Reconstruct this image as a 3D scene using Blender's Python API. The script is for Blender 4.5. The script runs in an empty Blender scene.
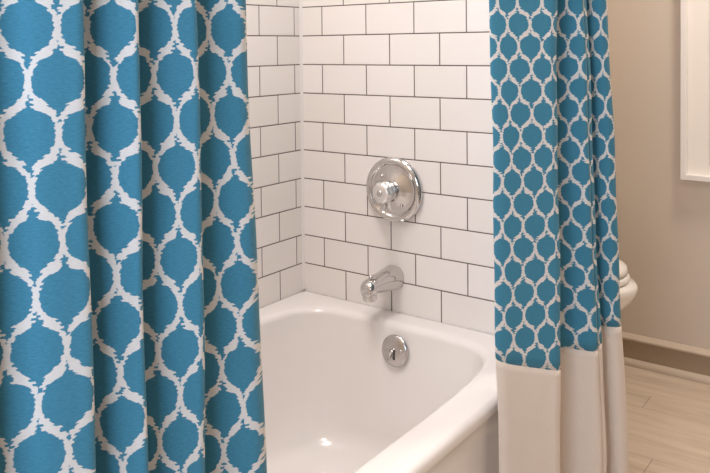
import bpy, bmesh, math, random
from mathutils import Vector, Matrix
random.seed(4)
S = bpy.context.scene
COL = S.collection
PI = math.pi

# ------------------------------------------------------------------ helpers
def srgb(r, g, b):
    def c(v):
        v /= 255.0
        return v/12.92 if v <= .04045 else ((v+.055)/1.055)**2.4
    return (c(r), c(g), c(b), 1.0)

def obj(name, me, mat=None, parent=None, smooth=False):
    if isinstance(me, bmesh.types.BMesh):
        m = bpy.data.meshes.new(name); me.to_mesh(m); me.free(); me = m
    o = bpy.data.objects.new(name, me); COL.objects.link(o)
    if mat: me.materials.append(mat)
    if parent: o.parent = parent
    if smooth:
        for p in me.polygons: p.use_smooth = True
    return o

def empty(name, loc, label, cat, rz=0, group=None):
    o = bpy.data.objects.new(name, None); COL.objects.link(o)
    o.location = loc; o.rotation_euler = (0, 0, rz); o['label'] = label; o['category'] = cat
    o.empty_display_size = .1
    if group: o['group'] = group
    return o

def tag(o, label, cat):
    o['label'] = label; o['category'] = cat; return o

def box(bm, x0, x1, y0, y1, z0, z1):
    vs = [bm.verts.new(v) for v in ((x0,y0,z0),(x1,y0,z0),(x1,y1,z0),(x0,y1,z0),(x0,y0,z1),(x1,y0,z1),(x1,y1,z1),(x0,y1,z1))]
    for f in ((3,2,1,0),(4,5,6,7),(0,1,5,4),(1,2,6,5),(2,3,7,6),(3,0,4,7)):
        bm.faces.new([vs[i] for i in f])

def struct(name, x0, x1, y0, y1, z0, z1, mat, parent=None):
    bm = bmesh.new(); box(bm, x0, x1, y0, y1, z0, z1)
    o = obj(name, bm, mat, parent)
    if not parent: o['kind'] = 'structure'
    return o

def bevel(o, w, seg=3):
    m = o.modifiers.new('bevel', 'BEVEL'); m.width = w; m.segments = seg; m.limit_method = 'ANGLE'
    for p in o.data.polygons: p.use_smooth = True
    m.harden_normals = True
    return o

def loft(bm, rings, cap0=True, cap1=True, closed=True):
    """rings: lists of equal length of points"""
    R = [[bm.verts.new(p) for p in r] for r in rings]
    n = len(R[0])
    for a, b in zip(R, R[1:]):
        for i in range(n if closed else n-1):
            j = (i+1) % n
            bm.faces.new((a[i], a[j], b[j], b[i]))
    if cap0: bm.faces.new(list(reversed(R[0])))
    if cap1: bm.faces.new(R[-1])
    return R

def lathe(bm, prof, n=64, axis='y', c=(0,0,0)):
    """prof: list of (distance along axis, radius); axis -y (towards the room) or z"""
    rings = []
    for d, r in prof:
        ring = []
        for i in range(n):
            a = 2*PI*i/n
            if axis == 'y': ring.append((c[0]+r*math.cos(a), c[1]-d, c[2]+r*math.sin(a)))
            elif axis == 'x': ring.append((c[0]+d, c[1]+r*math.cos(a), c[2]+r*math.sin(a)))
            else: ring.append((c[0]+r*math.cos(a), c[1]+r*math.sin(a), c[2]+d))
        rings.append(ring)
    loft(bm, rings)
    bmesh.ops.recalc_face_normals(bm, faces=bm.faces)

def tube(bm, pts, rad, n=16):
    pts = [Vector(p) for p in pts]
    rings = []
    if not isinstance(rad, (list, tuple)): rad = [rad]*len(pts)
    up = Vector((0,0,1))
    for i, p in enumerate(pts):
        t = (pts[min(i+1, len(pts)-1)]-pts[max(i-1, 0)]).normalized()
        a = t.cross(up if abs(t.dot(up)) < .95 else Vector((1,0,0))).normalized(); b = t.cross(a)
        rings.append([tuple(p+rad[i]*(a*math.cos(2*PI*k/n)+b*math.sin(2*PI*k/n))) for k in range(n)])
    loft(bm, rings); bmesh.ops.recalc_face_normals(bm, faces=bm.faces)

# ------------------------------------------------------------------ materials
class NT:
    def __init__(s, name, rough=.5, spec=.5, metal=0.0, color=(.8,.8,.8,1)):
        s.m = bpy.data.materials.new(name); s.m.use_nodes = True
        s.t = s.m.node_tree; s.b = s.t.nodes['Principled BSDF']
        s.b.inputs['Roughness'].default_value = rough
        s.b.inputs['Specular IOR Level'].default_value = spec
        s.b.inputs['Metallic'].default_value = metal
        s.b.inputs['Base Color'].default_value = color
    def n(s, typ, **kw):
        d = s.t.nodes.new(typ)
        for k, v in kw.items(): setattr(d, k, v)
        return d
    def put(s, sock, v):
        if isinstance(v, bpy.types.NodeSocket): s.t.links.new(v, sock)
        else: sock.default_value = v
    def math(s, op, a, b=None, c=None):
        d = s.n('ShaderNodeMath', operation=op); s.put(d.inputs[0], a)
        if b is not None: s.put(d.inputs[1], b)
        if c is not None: s.put(d.inputs[2], c)
        return d.outputs[0]
    def mix(s, f, a, b):
        d = s.n('ShaderNodeMix', data_type='RGBA'); s.put(d.inputs[0], f); s.put(d.inputs[6], a); s.put(d.inputs[7], b)
        return d.outputs[2]
    def comb(s, x, y, z=0.0):
        d = s.n('ShaderNodeCombineXYZ')
        for i, v in enumerate((x, y, z)): s.put(d.inputs[i], v)
        return d.outputs[0]
    def noise(s, vec, scale, detail=3, rough=.5, dim='3D'):
        d = s.n('ShaderNodeTexNoise', noise_dimensions=dim); s.put(d.inputs['Vector'], vec)
        d.inputs['Scale'].default_value = scale; d.inputs['Detail'].default_value = detail; d.inputs['Roughness'].default_value = rough
        return d.outputs['Fac']
    def bump(s, h, strength, dist=.001):
        d = s.n('ShaderNodeBump'); s.put(d.inputs['Height'], h); d.inputs['Strength'].default_value = strength; d.inputs['Distance'].default_value = dist
        s.t.links.new(d.outputs[0], s.b.inputs['Normal'])
    def objco(s):
        return s.n('ShaderNodeNewGeometry').outputs['Position']
    def xyz(s, v):
        d = s.n('ShaderNodeSeparateXYZ'); s.put(d.inputs[0], v); return d.outputs
    def color(s, v): s.put(s.b.inputs['Base Color'], v)

def plain(name, col, rough=.5, spec=.5, metal=0.0, nscale=0, nstr=0, coat=0):
    k = NT(name, rough, spec, metal, col)
    if nscale: k.bump(k.noise(k.objco(), nscale), nstr)
    if coat: k.b.inputs['Coat Weight'].default_value = coat; k.b.inputs['Coat Roughness'].default_value = .05
    return k.m

TW, TH, ZJ = .154, .084617, 1.3306      # tile module, height of the joint line k = 0
def tile_material(name, axis):
    k = NT(name, .16, .5)
    P = k.xyz(k.objco())
    row = k.math('DIVIDE', k.math('SUBTRACT', ZJ, P[2]), TH)
    rf = k.math('FLOOR', row); par = k.math('FLOORED_MODULO', rf, 2.0)
    if axis == 'x': a = P[0]; ph = k.math('MULTIPLY', par, -.5)
    else: a = k.math('MULTIPLY', k.math('ADD', P[1], .0336), -1.0); ph = k.math('ADD', k.math('MULTIPLY', par, .5), -.5)
    u = k.math('ADD', k.math('DIVIDE', a, TW), ph)
    du = k.math('MULTIPLY', k.math('ABSOLUTE', k.math('SUBTRACT', u, k.math('ROUND', u))), TW)
    dv = k.math('MULTIPLY', k.math('ABSOLUTE', k.math('SUBTRACT', row, k.math('ROUND', row))), TH)
    dv = k.math('ADD', dv, k.math('GREATER_THAN', row, 10.6))     # the last course runs down behind the tub's rim
    d = k.math('MINIMUM', du, dv)
    mr = k.n('ShaderNodeMapRange'); k.put(mr.inputs[0], d)
    mr.inputs[1].default_value = .00105; mr.inputs[2].default_value = .0019; mr.inputs[3].default_value = 1; mr.inputs[4].default_value = 0
    g = mr.outputs[0]
    idv = k.comb(k.math('FLOOR', u), rf, 0.0)
    wn = k.n('ShaderNodeTexWhiteNoise'); k.put(wn.inputs['Vector'], idv)
    tile = k.mix(k.math('MULTIPLY', wn.outputs['Value'], 1.0), srgb(238,232,229), srgb(233,227,222))
    k.color(k.mix(g, tile, srgb(84,68,60)))
    k.put(k.b.inputs['Roughness'], k.math('MULTIPLY_ADD', g, .6, .16))
    # pillowed edge and a faint wave in the glaze
    mr2 = k.n('ShaderNodeMapRange', interpolation_type='SMOOTHSTEP'); k.put(mr2.inputs[0], d)
    mr2.inputs[1].default_value = .0007; mr2.inputs[2].default_value = .004
    h = k.math('ADD', mr2.outputs[0], k.math('MULTIPLY', k.noise(k.objco(), 14, 1), .35))
    k.bump(h, .35, .0012)
    return k.m

def wave_cells(k, U, V):
    """ikat ogee cells; U, V in repeats.  returns 1 inside a blue cell"""
    uv = k.comb(U, V, 0.0)
    res = None
    jag_v = k.math('MULTIPLY', V, 44.0)
    for off in (0.0, .5):
        uu = k.math('ADD', U, off); vv = k.math('ADD', V, off)
        u = k.math('SUBTRACT', uu, k.math('ROUND', uu)); v = k.math('SUBTRACT', vv, k.math('ROUND', vv))
        side = k.math('SIGN', u)
        fc = k.n('ShaderNodeFloatCurve'); k.put(fc.inputs['Value'], k.math('ADD', v, .5))
        cu = fc.mapping.curves[0]
        # V grows downwards: v<0 is the top of the cell
        prof = [(0,0),(.13,0),(.145,.03),(.18,.08),(.22,.14),(.26,.20),(.276,.28),(.289,.41),(.308,.56),(.34,.70),(.39,.82),(.45,.875),(.51,.885),(.56,.86),(.61,.79),(.655,.68),(.685,.56),(.705,.46),(.725,.34),(.75,.24),(.79,.16),(.83,.10),(.87,.04),(.895,0),(1,0)]
        pts = cu.points
        pts[0].location = prof[0]; pts[1].location = prof[-1]
        for p in prof[1:-1]: pts.new(*p)
        for p in pts: p.handle_type = 'VECTOR'
        fc.mapping.update()
        w = fc.outputs[0]
        # thread-by-thread raggedness: steps along the height, one value for each side
        cell = k.math('MULTIPLY_ADD', k.math('ROUND', uu), 7.31, k.math('MULTIPLY', side, 3.17))
        nz = k.n('ShaderNodeTexWhiteNoise'); k.put(nz.inputs['Vector'], k.comb(k.math('FLOOR', jag_v), cell, off))
        nn = k.noise(k.comb(jag_v, k.math('MULTIPLY', cell, 4.0), off*9), 1.0, 2, .7)
        steep = k.math('MULTIPLY_ADD', k.math('ABSOLUTE', v), .60, .05)
        j = k.math('MULTIPLY', k.math('ADD', k.math('SUBTRACT', nz.outputs['Value'], .5), k.math('MULTIPLY', k.math('SUBTRACT', nn, .5), 1.0)), steep)
        inside_w = k.math('GREATER_THAN', w, .012)
        lim = k.math('SUBTRACT', k.math('MULTIPLY', k.math('ADD', k.math('ADD', w, j), .2), inside_w), .2)
        d = k.math('SUBTRACT', lim, k.math('MULTIPLY', k.math('ABSOLUTE', u), 2.0))
        mr = k.n('ShaderNodeMapRange'); k.put(mr.inputs[0], d)
        mr.inputs[1].default_value = -.015; mr.inputs[2].default_value = .02
        res = mr.outputs[0] if res is None else k.math('MAXIMUM', res, mr.outputs[0])
        # small ink specks in the white necks left and right of each cell
        su = k.math('SUBTRACT', k.math('ABSOLUTE', u), .5)
        sp = k.math('LESS_THAN', k.math('ADD', k.math('POWER', k.math('MULTIPLY', su, 42.0), 2.0),
             k.math('POWER', k.math('MULTIPLY', k.math('SUBTRACT', k.math('ABSOLUTE', k.math('SUBTRACT', v, .01)), .125), 80.0), 2.0)), 1.0)
        ks = k.math('MULTIPLY', sp, k.math('MULTIPLY', nz.outputs['Value'], .8))
        res = k.math('MAXIMUM', res, ks)
    return res

def fabric(name, blue=None, white=(222,220,224), trans=.18, mus=1.0):
    k = NT(name, .9, .15)
    k.b.inputs['Sheen Weight'].default_value = .15
    uvn = k.n('ShaderNodeUVMap'); uvn.uv_map = 'UVMap'
    x = k.xyz(uvn.outputs[0])
    U, V = x[0], x[1]
    fine = k.noise(k.comb(k.math('MULTIPLY', U, 9.0), k.math('MULTIPLY', V, 70.0)), 1.0, 4, .7)
    fine2 = k.noise(k.comb(k.math('MULTIPLY', U, 160.0), k.math('MULTIPLY', V, 40.0)), 1.0, 2, .6)
    weave = k.math('ADD', k.math('MULTIPLY', fine, .6), k.math('MULTIPLY', fine2, .4))
    W = srgb(*white)
    if blue:
        b2 = tuple(min(255, c*1.38+10) for c in blue); b1 = tuple(c*.66 for c in blue)
        ink = k.mix(weave, srgb(*b1), srgb(*b2))
        wh = k.mix(weave, srgb(*[c*.86 for c in white]), srgb(*[min(255,c*1.08) for c in white]))
        col = k.mix(wave_cells(k, U, V), wh, ink)
    else:
        col = k.mix(weave, srgb(*[c*.93 for c in white]), srgb(*[min(255, c*1.03) for c in white]))
    k.color(col)
    if blue: k.bump(weave, .25, .0006)
    else:
        wr = k.noise(k.objco(), 22, 3, .55)
        k.bump(k.math('ADD', k.math('MULTIPLY', weave, .06), wr), .5, .006)
    if trans:
        tr = k.n('ShaderNodeBsdfTranslucent'); k.put(tr.inputs[0], col)
        ms = k.n('ShaderNodeMixShader'); ms.inputs[0].default_value = trans
        out = k.t.nodes['Material Output']
        k.t.links.new(k.b.outputs[0], ms.inputs[1]); k.t.links.new(tr.outputs[0], ms.inputs[2]); k.t.links.new(ms.outputs[0], out.inputs[0])
    return k.m

def wall_paint(name, c):
    k = NT(name, .75, .3)
    n1 = k.noise(k.objco(), 3.0, 2); k.color(k.mix(n1, srgb(*[v*.975 for v in c]), srgb(*c)))
    P = k.xyz(k.objco())
    lin = k.noise(k.comb(k.math('MULTIPLY', P[0], 25.0), k.math('MULTIPLY', P[1], 25.0), k.math('MULTIPLY', P[2], 260.0)), 1.0, 3)
    k.bump(lin, .12, .001)
    return k.m

def floor_material():
    k = NT('pale_oak_planks', .45, .35)
    P = k.xyz(k.objco())
    PW, PL = .1, 1.2
    v = k.math('DIVIDE', P[1], PW); r = k.math('FLOOR', v)
    # butt joints stepping along from row to row
    st = k.math('MULTIPLY_ADD', k.math('SUBTRACT', r, 7.0), .273, .776)
    u = k.math('DIVIDE', k.math('SUBTRACT', P[0], st), PL)
    du = k.math('MULTIPLY', k.math('ABSOLUTE', k.math('SUBTRACT', u, k.math('ROUND', u))), PL)
    dv = k.math('MULTIPLY', k.math('ABSOLUTE', k.math('SUBTRACT', v, k.math('ROUND', v))), PW)
    g = k.math('MAXIMUM', k.math('LESS_THAN', du, .0011), k.math('MULTIPLY', k.math('LESS_THAN', dv, .0009), .5))
    pid = k.comb(k.math('FLOOR', u), r, 0.0)
    w2 = k.n('ShaderNodeTexWhiteNoise'); k.put(w2.inputs['Vector'], pid)
    sh = k.math('MULTIPLY', w2.outputs['Value'], 13.0)
    gr = k.noise(k.comb(k.math('ADD', k.math('MULTIPLY', P[0], 3.2), sh), k.math('MULTIPLY', P[1], 26.0), sh), 1.0, 6, .68)
    gr2 = k.noise(k.comb(k.math('MULTIPLY', P[0], 9.0), k.math('MULTIPLY', P[1], 120.0), sh), 1.0, 3, .6)
    f = k.math('ADD', k.math('MULTIPLY', gr, .72), k.math('MULTIPLY', gr2, .28))
    cr = k.n('ShaderNodeValToRGB'); k.put(cr.inputs[0], f)
    e = cr.color_ramp.elements; e[0].position = .34; e[0].color = srgb(176,156,136); e[1].position = .68; e[1].color = srgb(216,200,180)
    m = e.new(.5); m.color = srgb(200,182,161)
    tint = k.mix(k.math('MULTIPLY', w2.outputs['Value'], .5), cr.outputs[0], srgb(208,190,170))
    k.color(k.mix(k.math('MULTIPLY', g, .6), tint, srgb(96,78,62)))
    k.bump(f, .15, .001)
    return k.m

M = dict(
    tile_x=tile_material('white_subway_tile_end', 'x'),
    tile_y=tile_material('white_subway_tile_side', 'y'),
    caulk=plain('white_caulk', srgb(236,230,228), .35),
    tub=plain('white_enamel', srgb(232,226,222), .2, .5, 0, 0, 0, .25),
    porcelain=plain('white_porcelain', srgb(240,236,230), .1, .5, 0, 0, 0, .5),
    seat=plain('white_seat_plastic', srgb(240,236,230), .25),
    chrome=plain('polished_chrome', (.64,.62,.61,1), .1, .5, 1.0, 60, .02),
    nickel=plain('satin_chrome', (.56,.54,.53,1), .2, .5, 1.0, 60, .03),
    dark=plain('dark_recess', srgb(60,55,52), .5),
    clear=plain('frosted_knob_face', (.82,.80,.78,1), .28, .5, .85),
    beige=wall_paint('beige_wall_paint', (211,197,181)),
    ceil=wall_paint('white_ceiling_paint', (236,232,226)),
    base=plain('taupe_trim_paint', srgb(160,140,118), .4, .4),
    shoe=plain('taupe_trim_lit', srgb(198,180,160), .4, .4),  # lighter taupe: overhead light caught by cap and shoe, put into the colour
    frame=plain('white_frame_lacquer', srgb(238,232,226), .3),
    mat=plain('white_mat_board', srgb(240,232,222), .85, .2, 0, 300, .05),
    floor=floor_material(),
    pattern=fabric('blue_ikat_cotton', (60,120,144), (232,228,223), .22),
    linen=fabric('off_white_linen', None, (234,220,206), .2),
)

# ------------------------------------------------------------------ room shell
struct('floor', -.13, 2.7, -2.9, 1.13, -.06, 0, M['floor'])
struct('ceiling', -.13, 2.7, -2.9, 1.13, 2.44, 2.5, M['ceil'])
WX = .85
struct('wall_left', -.1, 0, -1.64, .0, 0, 2.44, M['tile_y'])
struct('wall_faucet', 0, WX, 0, .1, 0, 2.44, M['tile_x'])
struct('wall_far', -.1, 2.7, 1.03, 1.13, 0, 2.44, M['beige'])
struct('wall_alcove', -.1, 0, .1, 1.03, 0, 2.44, M['beige'])
struct('wall_near', 0, WX, -1.74, -1.64, 0, 2.44, M['beige'])
struct('wall_right', 2.6, 2.7, -2.8, 1.03, 0, 2.44, M['beige'])
struct('wall_back', -.1, 2.7, -2.9, -2.8, 0, 2.44, M['beige'])
struct('wall_entry', -.1, 0, -2.8, -1.74, 0, 2.44, M['beige'])
# caulk in the corner and along the tub
bm = bmesh.new()
for q in range(1):
    pts = [(0.0,0.0),(.0045,0.0),(.0030,-.0018),(.0018,-.0060),(0,-.0095)]
    R = [[(x+0.0002,y-.0002,z) for x,y in pts] for z in (.405, 2.44)]
    loft(bm, R)
bmesh.ops.recalc_face_normals(bm, faces=bm.faces)
o = obj('trim_1', bm, M['caulk']); o['kind'] = 'structure'
# baseboard on the far wall: board, rounded cap and shoe moulding
def baseboard(name, prof, mat, x0, x1, y, parent=None):
    bm = bmesh.new()
    loft(bm, [[(x, y-d, z) for d, z in prof] for x in (x0, x1)])
    bmesh.ops.recalc_face_normals(bm, faces=bm.faces)
    o = obj(name, bm, mat, parent, True)
    m = o.modifiers.new('e', 'EDGE_SPLIT'); m.split_angle = R_(35)
    if not parent: o['kind'] = 'structure'
    return o
def R_(d): return math.radians(d)
BB = baseboard('baseboard_far', [(0,0),(.013,0),(.013,.088),(.006,.093),(0,.093)], M['base'], 0, 2.6, 1.03)
cap = [(0,.084),(.013,.084)] + [(.0135+.006*math.sin(a), .091+.006*(-math.cos(a))) for a in [R_(x) for x in range(0,181,20)]] + [(.010,.099),(.006,.104),(0,.106)]
baseboard('baseboard_cap', cap, M['shoe'], 0, 2.6, 1.03, BB)
shoe = [(0.013,0),(.030,0)] + [(.013+.017*math.cos(a), .003+.019*math.sin(a)) for a in [R_(x) for x in range(0,91,10)]]
baseboard('shoe_moulding', shoe, M['shoe'], 0, 2.6, 1.03, BB)

# ------------------------------------------------------------------ bathtub
NT_ = 360
def sup(cx, cy, a, b, n, z):
    out = []
    for i in range(NT_):
        t = 2*PI*i/NT_; c, s = math.cos(t), math.sin(t)
        r = (abs(c/a)**n + abs(s/b)**n)**(-1.0/n)
        out.append((cx+r*c, cy+r*s, z))
    return out
def rect(x0, x1, y0, y1, z, rad, angs):
    # rectangle with rounded corners; points follow the same polar angles
    cx, cy, a, b = (x0+x1)/2, (y0+y1)/2, (x1-x0)/2, (y1-y0)/2
    out = []
    for (px, py, _z) in angs:
        dx, dy = px-cx, py-cy
        s = min(a/abs(dx) if abs(dx) > 1e-9 else 1e9, b/abs(dy) if abs(dy) > 1e-9 else 1e9)
        x, y = dx*s, dy*s
        qx, qy = a-rad, b-rad
        if abs(x) > qx and abs(y) > qy:
            vx, vy = abs(x)-qx, abs(y)-qy; l = math.hypot(vx, vy)
            x = math.copysign(qx+vx*rad/l, x); y = math.copysign(qy+vy*rad/l, y)
        out.append((cx+x, cy+y, z))
    return out
TX, TL = .771, 1.635
TUBZ = .40
tub = empty('bathtub', (.39, -.82, 0), 'white built-in alcove bathtub below the subway tile walls', 'bathtub')
def loc(pts): return [(x-.39, y+.82, z) for x, y, z in pts]
ref = sup(.3725, -.815, .3195, .745, 6.5, 0)
rings = []
def outer(ins, z, rad): return loc(rect(.002, TX-ins, -TL+.0, -.002, z, rad, ref))
# apron bottom to lip
def ring_outer(fx, z):
    return loc(rect(.002, fx, -TL, -.002, z, .004, ref))
rings.append(ring_outer(.752, .002)); rings.append(ring_outer(.752, .03)); rings.append(ring_outer(.757, .045)); rings.append(ring_outer(.760, .20))
rings.append(ring_outer(.760, .33)); rings.append(ring_outer(.762, .356)); rings.append(ring_outer(.769, .371)); rings.append(ring_outer(.771, .378))
for t in range(0, 91, 10):
    a = R_(t); rings.append(ring_outer(.771-.015+.015*math.cos(a), .385+.015*math.sin(a)))
# deck to inner edge
rings.append(loc(rect(.0035, .7545, -TL+.0015, -.0035, .4001, .004, ref)))
def inner(da, db, z, n=6.5, cx=.3725, cy=-.815): return loc(sup(cx, cy, .3195-da, .745-db, n, z))
rings.append(inner(-.016, -.020, .4003))
rings.append(inner(-.008, -.011, .3998))
for t in range(10, 91, 10):
    a = R_(t); rings.append(inner(-.008+.016*math.sin(a), -.011+.021*math.sin(a), .3998-.020*(1-math.cos(a))))
rings.append(inner(.014, .018, .34, 6.2)); rings.append(inner(.024, .030, .26, 5.8)); rings.append(inner(.034, .044, .18, 5.2)); rings.append(inner(.044, .058, .12, 4.8))
for t in range(15, 91, 15):
    a = R_(t); rings.append(inner(.044+.075*(1-math.cos(a)), .058+.09*(1-math.cos(a)), .12-.07*math.sin(a), 4.2))
rings.append(inner(.20, .30, .047, 3)); rings.append(inner(.30, .70, .045, 2.2))
bm = bmesh.new(); loft(bm, rings); bmesh.ops.recalc_face_normals(bm, faces=bm.faces)
body = obj('tub_body', bm, M['tub'], tub, True)

# overflow plate with trip lever on the basin's end
OX, OZ, OY = .378, .335, -.0935
bm = bmesh.new(); lathe(bm, [(0,.0395),(.003,.0405),(.006,.0385),(.008,.034),(.0105,.026),(.0125,.014),(.013,.003)], 56)
plate = obj('overflow_plate', bm, M['nickel'], tub, True)
plate.location = (OX-.39, OY+.82, OZ); plate.rotation_euler = (R_(-9), 0, 0)
bm = bmesh.new(); tube(bm, [(-.001,-.010,.004),(-.002,-.016,-.001),(-.004,-.021,-.012),(-.006,-.022,-.022)], [.005,.0045,.004,.0035], 12)
obj('trip_lever', bm, M['chrome'], plate, True)
bm = bmesh.new(); box(bm, .002, .0065, -.0135, -.0112, -.021, .004); box(bm, -.010, -.0075, -.0135, -.0115, -.019, .002)
obj('lever_slot', bm, M['dark'], plate)
for sx in (-.022, .022):
    bm = bmesh.new(); lathe(bm, [(.009,.0042),(.0118,.0040),(.013,.002)], 20, 'y', (sx, 0, .004)); obj('screw', bm, M['chrome'], plate, True)
bm = bmesh.new(); lathe(bm, [(0,.034),(.003,.033),(.004,.026),(.002,.022)], 40, 'z'); 
dr = obj('drain', bm, M['chrome'], tub, True); dr.location = (.375-.39, -.33+.82, .0495)

# ------------------------------------------------------------------ tub spout
SX, SZ = .315, .502
sp = empty('tub_spout', (SX, 0, SZ), 'chrome tub spout on the tiled wall above the overflow plate', 'faucet')
def spr(y, w, zt, zb, n=28, pw=2.4):
    out = []
    zc, h = (zt+zb)/2, (zt-zb)/2
    for i in range(n):
        t = 2*PI*i/n; c, s = math.cos(t), math.sin(t)
        r = (abs(c)**pw+abs(s)**pw)**(-1/pw)
        out.append((w*r*c, y, zc+h*r*s))
    return out
bm = bmesh.new()
loft(bm, [spr(0,.033,.026,-.040),spr(-.006,.033,.026,-.040),spr(-.014,.0315,.025,-.0395),spr(-.035,.0285,.0235,-.036),spr(-.060,.0255,.021,-.032),
          spr(-.085,.0235,.0185,-.029),spr(-.105,.0225,.016,-.027),spr(-.122,.0215,.0135,-.026),spr(-.131,.020,.009,-.028),spr(-.137,.016,.002,-.029),spr(-.139,.010,-.006,-.029)])
bmesh.ops.recalc_face_normals(bm, faces=bm.faces)
obj('spout_body', bm, M['chrome'], sp, True)
bm = bmesh.new()
def dn(z, a, b, cy): return [(a*math.cos(2*PI*i/28), cy+b*math.sin(2*PI*i/28), z) for i in range(28)]
loft(bm, [dn(-.010,.019,.0195,-.117),dn(-.024,.0193,.020,-.118),dn(-.037,.0188,.0195,-.119),dn(-.040,.0175,.018,-.119),dn(-.040,.014,.014,-.120),dn(-.035,.012,.012,-.120)])
bmesh.ops.recalc_face_normals(bm, faces=bm.faces)
obj('outlet', bm, M['chrome'], sp, True)
bm = bmesh.new()
lathe(bm, [(.012,.0035),(.017,.0035),(.018,.0055),(.020,.006),(.023,.0055),(.024,.003)], 24, 'z', (0,-.112,0))
obj('diverter_knob', bm, M['chrome'], sp, True)

# ------------------------------------------------------------------ shower valve
VX, VZ = .323, .738
va = empty('shower_valve', (VX, .0005, VZ), 'large round chrome shower valve plate with knob on the tile above the spout', 'shower valve')
bm = bmesh.new()
lathe(bm, [(0,.086),(.004,.0885),(.010,.0885),(.015,.086),(.0185,.080),(.019,.0745),(.0165,.0705),(.013,.069),(.0125,.066),(.0145,.055),(.020,.042),(.0245,.032),(.026,.028),(.026,.004)], 96)
obj('escutcheon', bm, M['chrome'], va, True)
bm = bmesh.new()
lathe(bm, [(.020,.026),(.034,.0245),(.037,.022),(.037,.003)], 56)
obj('collar', bm, M['nickel'], va, True)
bm = bmesh.new()
prof = [(.036,.019),(.042,.023),(.050,.0275),(.060,.0295),(.068,.029),(.074,.026),(.078,.020),(.0795,.012),(.079,.003)]
n = 72; rings = []
for d, r in prof:
    ring = []
    for i in range(n):
        a = 2*PI*i/n; rr = r*(1+.035*math.cos(9*a)*(1 if r > .02 else 0))
        ring.append((rr*math.cos(a), -d, rr*math.sin(a)))
    rings.append(ring)
loft(bm, rings); bmesh.ops.recalc_face_normals(bm, faces=bm.faces)
kn = obj('knob', bm, M['clear'], va, True)
bm = bmesh.new(); lathe(bm, [(.078,.0085),(.081,.008),(.0822,.005),(.0822,.001)], 32); obj('index_cap', bm, M['chrome'], kn, True)
bm = bmesh.new(); tube(bm, [(.0,-.044,-.018),(-.004,-.047,-.034),(-.009,-.050,-.046),(-.012,-.051,-.053)], [.008,.0075,.0065,.005], 14)
obj('lever', bm, M['chrome'], va, True)
for sx, sz in ((.030,-.040),(-.034,.036)):
    bm = bmesh.new(); lathe(bm, [(.014,.0045),(.020,.0045),(.0215,.003)], 20, 'y', (sx, 0, sz)); obj('screw', bm, M['nickel'], va, True)

# ------------------------------------------------------------------ shower curtains
# nodes along the cloth: x, y at height 1.17, x, y lower down, pattern repeat
LEFT = [
(0.8460,-1.5582,0.8460,-1.5561,-2.650),
(0.8220,-1.5363,0.8220,-1.5343,-1.750),
(0.8360,-1.5098,0.8360,-1.5078,-1.150),
(0.8460,-1.4802,0.8460,-1.4781,-0.950),
(0.8400,-1.4710,0.8400,-1.4686,-0.837),
(0.8280,-1.4618,0.8280,-1.4592,-0.724),
(0.8380,-1.4435,0.8380,-1.4402,-0.278),
(0.8500,-1.4251,0.8500,-1.4213,0.185),
(0.8580,-1.4049,0.8580,-1.4005,0.624),
(0.8620,-1.3884,0.8620,-1.3834,0.930),
(0.8460,-1.3802,0.8460,-1.3754,1.049),
(0.8220,-1.3727,0.8220,-1.3680,1.168),
(0.8320,-1.3633,0.8320,-1.3588,1.464),
(0.8480,-1.3508,0.8480,-1.3464,1.906),
(0.8580,-1.3370,0.8580,-1.3329,2.267),
(0.8620,-1.3257,0.8620,-1.3218,2.500),
(0.8460,-1.3156,0.8460,-1.3117,2.952),
(0.8220,-1.3063,0.8220,-1.3023,3.405),
(0.8320,-1.2946,0.8320,-1.2907,3.767),
(0.8480,-1.2791,0.8480,-1.2751,4.284),
(0.8580,-1.2620,0.8580,-1.2580,4.768),
(0.8620,-1.2480,0.8620,-1.2440,5.100),
(0.8460,-1.2364,0.8460,-1.2299,5.438),
(0.8220,-1.2256,0.8220,-1.2169,5.777),
(0.8320,-1.2122,0.8320,-1.2007,6.248),
(0.8480,-1.1943,0.8480,-1.1790,6.868),
(0.8580,-1.1747,0.8580,-1.1552,7.378),
(0.8500,-1.1586,0.8500,-1.1357,7.500),
(0.8380,-1.1546,0.8380,-1.1317,7.750),
]
RIGHT = [
(0.7678,-0.3383,0.7885,-0.3535,-0.300),
(0.7698,-0.3520,0.7881,-0.3666,-0.400),
(0.7845,-0.3430,0.8035,-0.3583,0.000),
(0.8129,-0.3118,0.8282,-0.3224,1.000),
(0.8464,-0.2729,0.8583,-0.2823,2.000),
(0.8622,-0.2542,0.8724,-0.2649,2.550),
(0.8622,-0.2351,0.8717,-0.2464,2.850),
(0.8364,-0.1982,0.8463,-0.2129,3.100),
(0.8145,-0.1645,0.8246,-0.1791,3.300),
(0.8297,-0.1462,0.8449,-0.1568,3.500),
(0.8495,-0.1434,0.8706,-0.1493,4.000),
(0.8709,-0.1393,0.8961,-0.1421,4.500),
(0.8800,-0.1347,0.9066,-0.1352,4.720),
(0.8805,-0.1254,0.9085,-0.1260,4.850),
(0.8758,-0.1164,0.9047,-0.1163,4.950),
(0.8789,-0.1114,0.9078,-0.1126,5.080),
(0.8789,-0.0987,0.9092,-0.1026,5.250),
(0.8698,-0.0829,0.8982,-0.0832,5.350),
(0.8517,-0.0527,0.8779,-0.0547,5.600),
(0.8588,-0.0407,0.8887,-0.0399,5.750),
(0.8711,-0.0438,0.9007,-0.0431,6.000),
(0.8902,-0.0416,0.9180,-0.0423,6.500),
(0.8983,-0.0326,0.9279,-0.0320,6.850),
(0.8977,-0.0166,0.9283,-0.0152,7.050),
(0.8807,0.0019,0.9073,0.0001,7.300),
]

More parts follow.
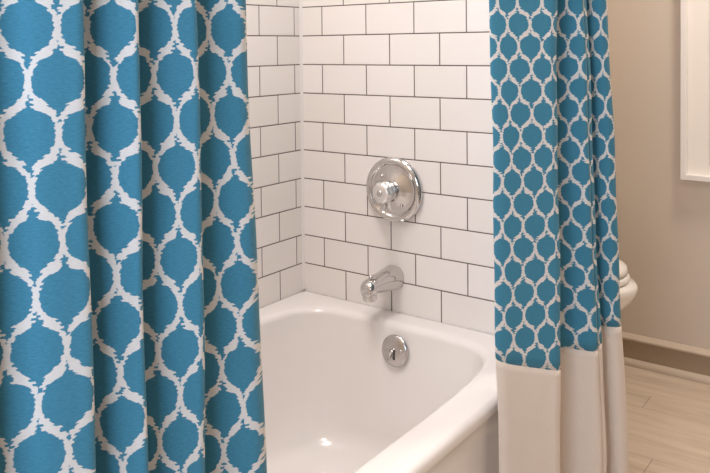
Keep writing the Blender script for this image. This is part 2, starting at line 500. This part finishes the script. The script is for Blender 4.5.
def cat(nodes, per=8):
    out = []
    n = len(nodes)
    for i in range(n-1):
        p0, p1, p2, p3 = nodes[max(i-1,0)], nodes[i], nodes[i+1], nodes[min(i+2,n-1)]
        for s in range(per):
            t = s/per; q = []
            for k in range(5):
                a, b, c, d = p0[k], p1[k], p2[k], p3[k]
                if k == 4: q.append(b+(c-b)*t); continue
                q.append(.5*((2*b)+(-a+c)*t+(2*a-5*b+4*c-d)*t*t+(-a+3*b-3*c+d)*t**3))
            out.append(q)
    out.append(list(nodes[-1])); return out

def curtain(nodes, zlow, rep, zref, seam, ztop, zbot, label, seed):
    P = cat(nodes)
    mid = P[len(P)//2]
    top = empty('shower_curtain', (mid[0], mid[1], zbot), label, 'shower curtain', 0, 'shower curtains drawn apart in front of the tub')
    rnd = random.Random(seed); ph = [rnd.uniform(0, 6.28) for _ in range(6)]
    def surf(i, z):
        x0, y0, x1, y1, U = P[i]
        t = (1.17-z)/(1.17-zlow)
        if t < 0: t = -.25*(1-math.exp(t/.25))     # folds settle to parallel near the rod
        t = min(t, 1.35)
        x = x0+(x1-x0)*t; y = y0+(y1-y0)*t
        w = .0016*math.sin(z*9+ph[0]+U*.9)+.0009*math.sin(z*23+ph[1]+U*1.7)
        x += w
        return x, y, U
    def piece(name, z0, z1, nz, mat, parent, seam_top=None, seam_bot=None, ins=0.0):
        bm = bmesh.new(); uv = bm.loops.layers.uv.new('UVMap'); uvs = {}
        rows = []
        for k in range(nz+1):
            row = []
            for i in range(len(P)):
                a = z0(i) if callable(z0) else z0; b = z1(i) if callable(z1) else z1
                z = a+(b-a)*k/nz
                x, y, U = surf(i, z)
                v = bm.verts.new((x-mid[0], y-mid[1], z-zbot)); uvs[v] = (U, (zref-z)/rep); row.append(v)
            rows.append(row)
        for a, b in zip(rows, rows[1:]):
            for i in range(len(P)-1):
                f = bm.faces.new((a[i], b[i], b[i+1], a[i+1]))
                for l in f.loops: l[uv].uv = uvs[l.vert]
        bmesh.ops.recalc_face_normals(bm, faces=bm.faces)
        o = obj(name, bm, mat, parent, True)
        m = o.modifiers.new('cloth', 'SOLIDIFY'); m.thickness = .0009; m.offset = 0
        return o
    body = piece('patterned_panel', ztop, seam, 60, M['pattern'], top)
    hem = piece('linen_hem', seam, zbot, 30, M['linen'], top)
    hem['label'] = 'plain off-white linen band sewn below the blue pattern'
    return top

# seam height follows the drape
def seam_right(i):
    return SEAMR[min(i, len(SEAMR)-1)]
_PR = cat(RIGHT)
SEAMR = []
for q in _PR:
    U = q[4]
    k = [(-.4,.5003),(0,.492),(1,.479),(2,.467),(2.85,.461),(3.3,.468),(3.6,.4735),(4,.470),(4.8,.4700),(5.3,.482),(5.7,.4945),(6.5,.4975),(7.3,.495)]
    for (a, va_), (b, vb_) in zip(k, k[1:]):
        if a <= U <= b: SEAMR.append(va_+(vb_-va_)*(U-a)/(b-a)); break
    else: SEAMR.append(.4995)
curtain(LEFT, .64, .0955, 1.1500, .45, 1.985, .05, 'blue and white ikat shower curtain hanging closest, at the near end of the tub', 1)
curtain(RIGHT, .47, .0905, 1.1705, seam_right, 1.985, .05, 'farther shower curtain beside the faucet wall, its off-white linen hem showing', 2)
RODX = .845
rod = empty('shower_rod', (RODX, -.82, 2.0), 'straight chrome shower curtain rod above the tub edge', 'curtain rod')
rod.location = (.815, -.82, 2.01)
bm = bmesh.new(); tube(bm, [(0,-.815,0),(0,.815,0)], .0125, 24); obj('pole', bm, M['chrome'], rod, True)
for s in (-1, 1):
    bm = bmesh.new(); lathe(bm, [(0,.030),(.004,.030),(.010,.024),(.014,.015)], 32, 'y')
    fl = obj('flange', bm, M['chrome'], rod, True); fl.location = (0, s*.819, 0); fl.rotation_euler = (0, 0, 0 if s > 0 else PI)

# ------------------------------------------------------------------ toilet in the alcove, facing +x
TYC = .57
to = empty('toilet', (.4, TYC, 0), 'white toilet against the beige wall, its rounded front showing past the curtain', 'toilet')
def egg(xb, xf, w, z, n=56, sq=2.2):
    # back flat-ish, front elongated round
    out = []
    xc = xb+(xf-xb)*.42
    for i in range(n):
        t = 2*PI*i/n; c, s = math.cos(t), math.sin(t)
        a = (xf-xc) if c > 0 else (xc-xb)
        p = 2.15 if c > 0 else 3.2
        r = (abs(c)**p+abs(s)**p)**(-1/p)
        out.append((xc+a*r*c-.4, w*r*s, z))
    return out
FX = .794
bm = bmesh.new()
loft(bm, [egg(.12,.60,.115,.0),egg(.12,.60,.115,.02),egg(.13,.585,.105,.05),egg(.14,.58,.10,.14),egg(.14,.62,.118,.21),egg(.13,.69,.148,.27),egg(.125,.745,.175,.325),
          egg(.12,FX-.012,.188,.365),egg(.12,FX,.193,.39),egg(.12,FX,.192,.405),egg(.125,FX-.006,.188,.413),egg(.2,FX-.05,.15,.414)])
bmesh.ops.recalc_face_normals(bm, faces=bm.faces)
obj('bowl', bm, M['porcelain'], to, True)
bm = bmesh.new()
loft(bm, [egg(.24,FX-.032,.178,.4145),egg(.24,FX-.024,.184,.419),egg(.24,FX-.023,.185,.430),egg(.24,FX-.030,.18,.436)])
bmesh.ops.recalc_face_normals(bm, faces=bm.faces)
obj('seat', bm, M['seat'], to, True)
bm = bmesh.new()
loft(bm, [egg(.235,FX-.036,.176,.4385),egg(.235,FX-.028,.182,.442),egg(.235,FX-.030,.181,.450),egg(.24,FX-.032,.171,.460),egg(.26,FX-.06,.145,.469),egg(.30,FX-.12,.09,.474),egg(.4,FX-.25,.03,.475)])
bmesh.ops.recalc_face_normals(bm, faces=bm.faces)
obj('lid', bm, M['seat'], to, True)
bm = bmesh.new(); box(bm, .012-.4, .205-.4, -.215, .215, .40, .745); bevel(obj('tank', bm, M['porcelain'], to), .022, 4)
bm = bmesh.new(); box(bm, .008-.4, .218-.4, -.228, .228, .7455, .785); bevel(obj('tank_lid', bm, M['porcelain'], to), .012, 4)
bm = bmesh.new(); tube(bm, [(.205-.4,-.15,.68),(.222-.4,-.15,.68),(.226-.4,-.13,.678),(.226-.4,-.08,.672)], [.009,.008,.006,.005], 14)
obj('flush_handle', bm, M['chrome'], to, True)

# ------------------------------------------------------------------ framed picture on the far wall
PX0, PX1, PZ0, PZ1 = .817, 1.44, .672, 1.62
FW, FY = .018, 1.0
fr = empty('framed_picture', ((PX0+PX1)/2, 1.0295, PZ0), 'large white shadow-box frame with wide white mat hanging on the beige wall', 'picture frame')
cx = (PX0+PX1)/2
def fl(x, y, z): return (x-cx, y-1.0295, z-PZ0)
def ringbox(name, x0, x1, z0, z1, w, y0, y1, mat, bev):
    bm = bmesh.new()
    def rr(i, y): return [bm.verts.new(fl(*p)) for p in ((x0+i,y,z0+i),(x1-i,y,z0+i),(x1-i,y,z1-i),(x0+i,y,z1-i))]
    a, b, c, d = rr(0, y1), rr(0, y0), rr(w, y0), rr(w, y1)
    for p, q in ((a,b),(b,c),(c,d),(d,a)):
        for i in range(4):
            j = (i+1) % 4; bm.faces.new((p[i], p[j], q[j], q[i]))
    bmesh.ops.recalc_face_normals(bm, faces=bm.faces)
    o = obj(name, bm, mat, fr)
    if bev: bevel(o, bev, 2)
    return o
ringbox('frame', PX0, PX1, PZ0, PZ1, FW, 1.0-.004, 1.0295, M['frame'], .0015)
bm = bmesh.new(); box(bm, *(PX0+.0145-cx, PX1-.0145-cx), 1.019-1.0295, 1.024-1.0295, .0145, PZ1-PZ0-.0145); obj('mat_board', bm, M['mat'], fr)
def print_mat():
    k = NT('pale_line_print', .8, .2)
    P = k.xyz(k.objco())
    ln = k.math('LESS_THAN', k.math('FRACT', k.math('MULTIPLY', P[2], 85.0)), .28)
    n = k.noise(k.comb(k.math('MULTIPLY', P[0], 30.0), k.math('MULTIPLY', P[2], 60.0)), 1.0, 3)
    k.color(k.mix(k.math('MULTIPLY', ln, n), srgb(224,212,198), srgb(176,162,148)))
    return k.m
bm = bmesh.new(); box(bm, .9015-cx, PX1-.085-cx, 1.0165-1.0295, 1.0188-1.0295, .725-PZ0, PZ1-.08-PZ0); obj('print', bm, print_mat(), fr)

# ------------------------------------------------------------------ lamps and added fill
def area(name, loc_, rot, sx, sy, power, col):
    l = bpy.data.lights.new(name, 'AREA'); l.shape = 'RECTANGLE'; l.size = sx; l.size_y = sy; l.energy = power; l.color = col
    o = bpy.data.objects.new(name, l); COL.objects.link(o); o.location = loc_; o.rotation_euler = rot
    return o
area('ceiling_lamp_main', (.95, -1.2, 2.42), (0,0,0), .35, .35, 7.5, (1,.92,.87))
area('ceiling_lamp_tub', (.42, -.75, 2.42), (0,0,0), .3, .5, 10.5, (1,.96,.95))
area('ceiling_lamp_toilet', (1.2, .62, 2.41), (0,0,0), .2, .2, 13, (1,.91,.83))
area('cool_fill_light', (1.3, -2.5, 1.3), (R_(88),0,R_(8)), .8, .8, 15.5, (.66,.80,1))  # cool fill added to light and shade the near curtain, no fixture there
w = bpy.data.worlds.new('world'); S.world = w; w.use_nodes = True
w.node_tree.nodes['Background'].inputs[0].default_value = (.9,.93,1,1); w.node_tree.nodes['Background'].inputs[1].default_value = .1

# ------------------------------------------------------------------ camera
cam = bpy.data.cameras.new('camera'); co = bpy.data.objects.new('camera', cam); COL.objects.link(co)
yaw, pitch, roll = .66481235, -.02535288, -.01083724
cy, sy, cp, sp_ = math.cos(yaw), math.sin(yaw), math.cos(pitch), math.sin(pitch)
f = Vector((-sy*cp, cy*cp, sp_)); r = Vector((cy, sy, 0)); u = r.cross(f)
rr = math.cos(roll)*r+math.sin(roll)*u; uu = -math.sin(roll)*r+math.cos(roll)*u
co.matrix_world = Matrix(((rr.x,uu.x,-f.x,1.461565),(rr.y,uu.y,-f.y,-1.819250),(rr.z,uu.z,-f.z,1.129816),(0,0,0,1)))
cam.sensor_width = 36; cam.lens = 784.9493/710*36
cam.shift_x = (355-311.2179)/710; cam.shift_y = -(236.5-66.4561)/710
cam.clip_start = .02
S.camera = co
S.view_settings.view_transform = 'Standard'; S.view_settings.look = 'None'; S.view_settings.gamma = 1
S.view_settings.use_curve_mapping = False
S.view_settings.exposure = .65
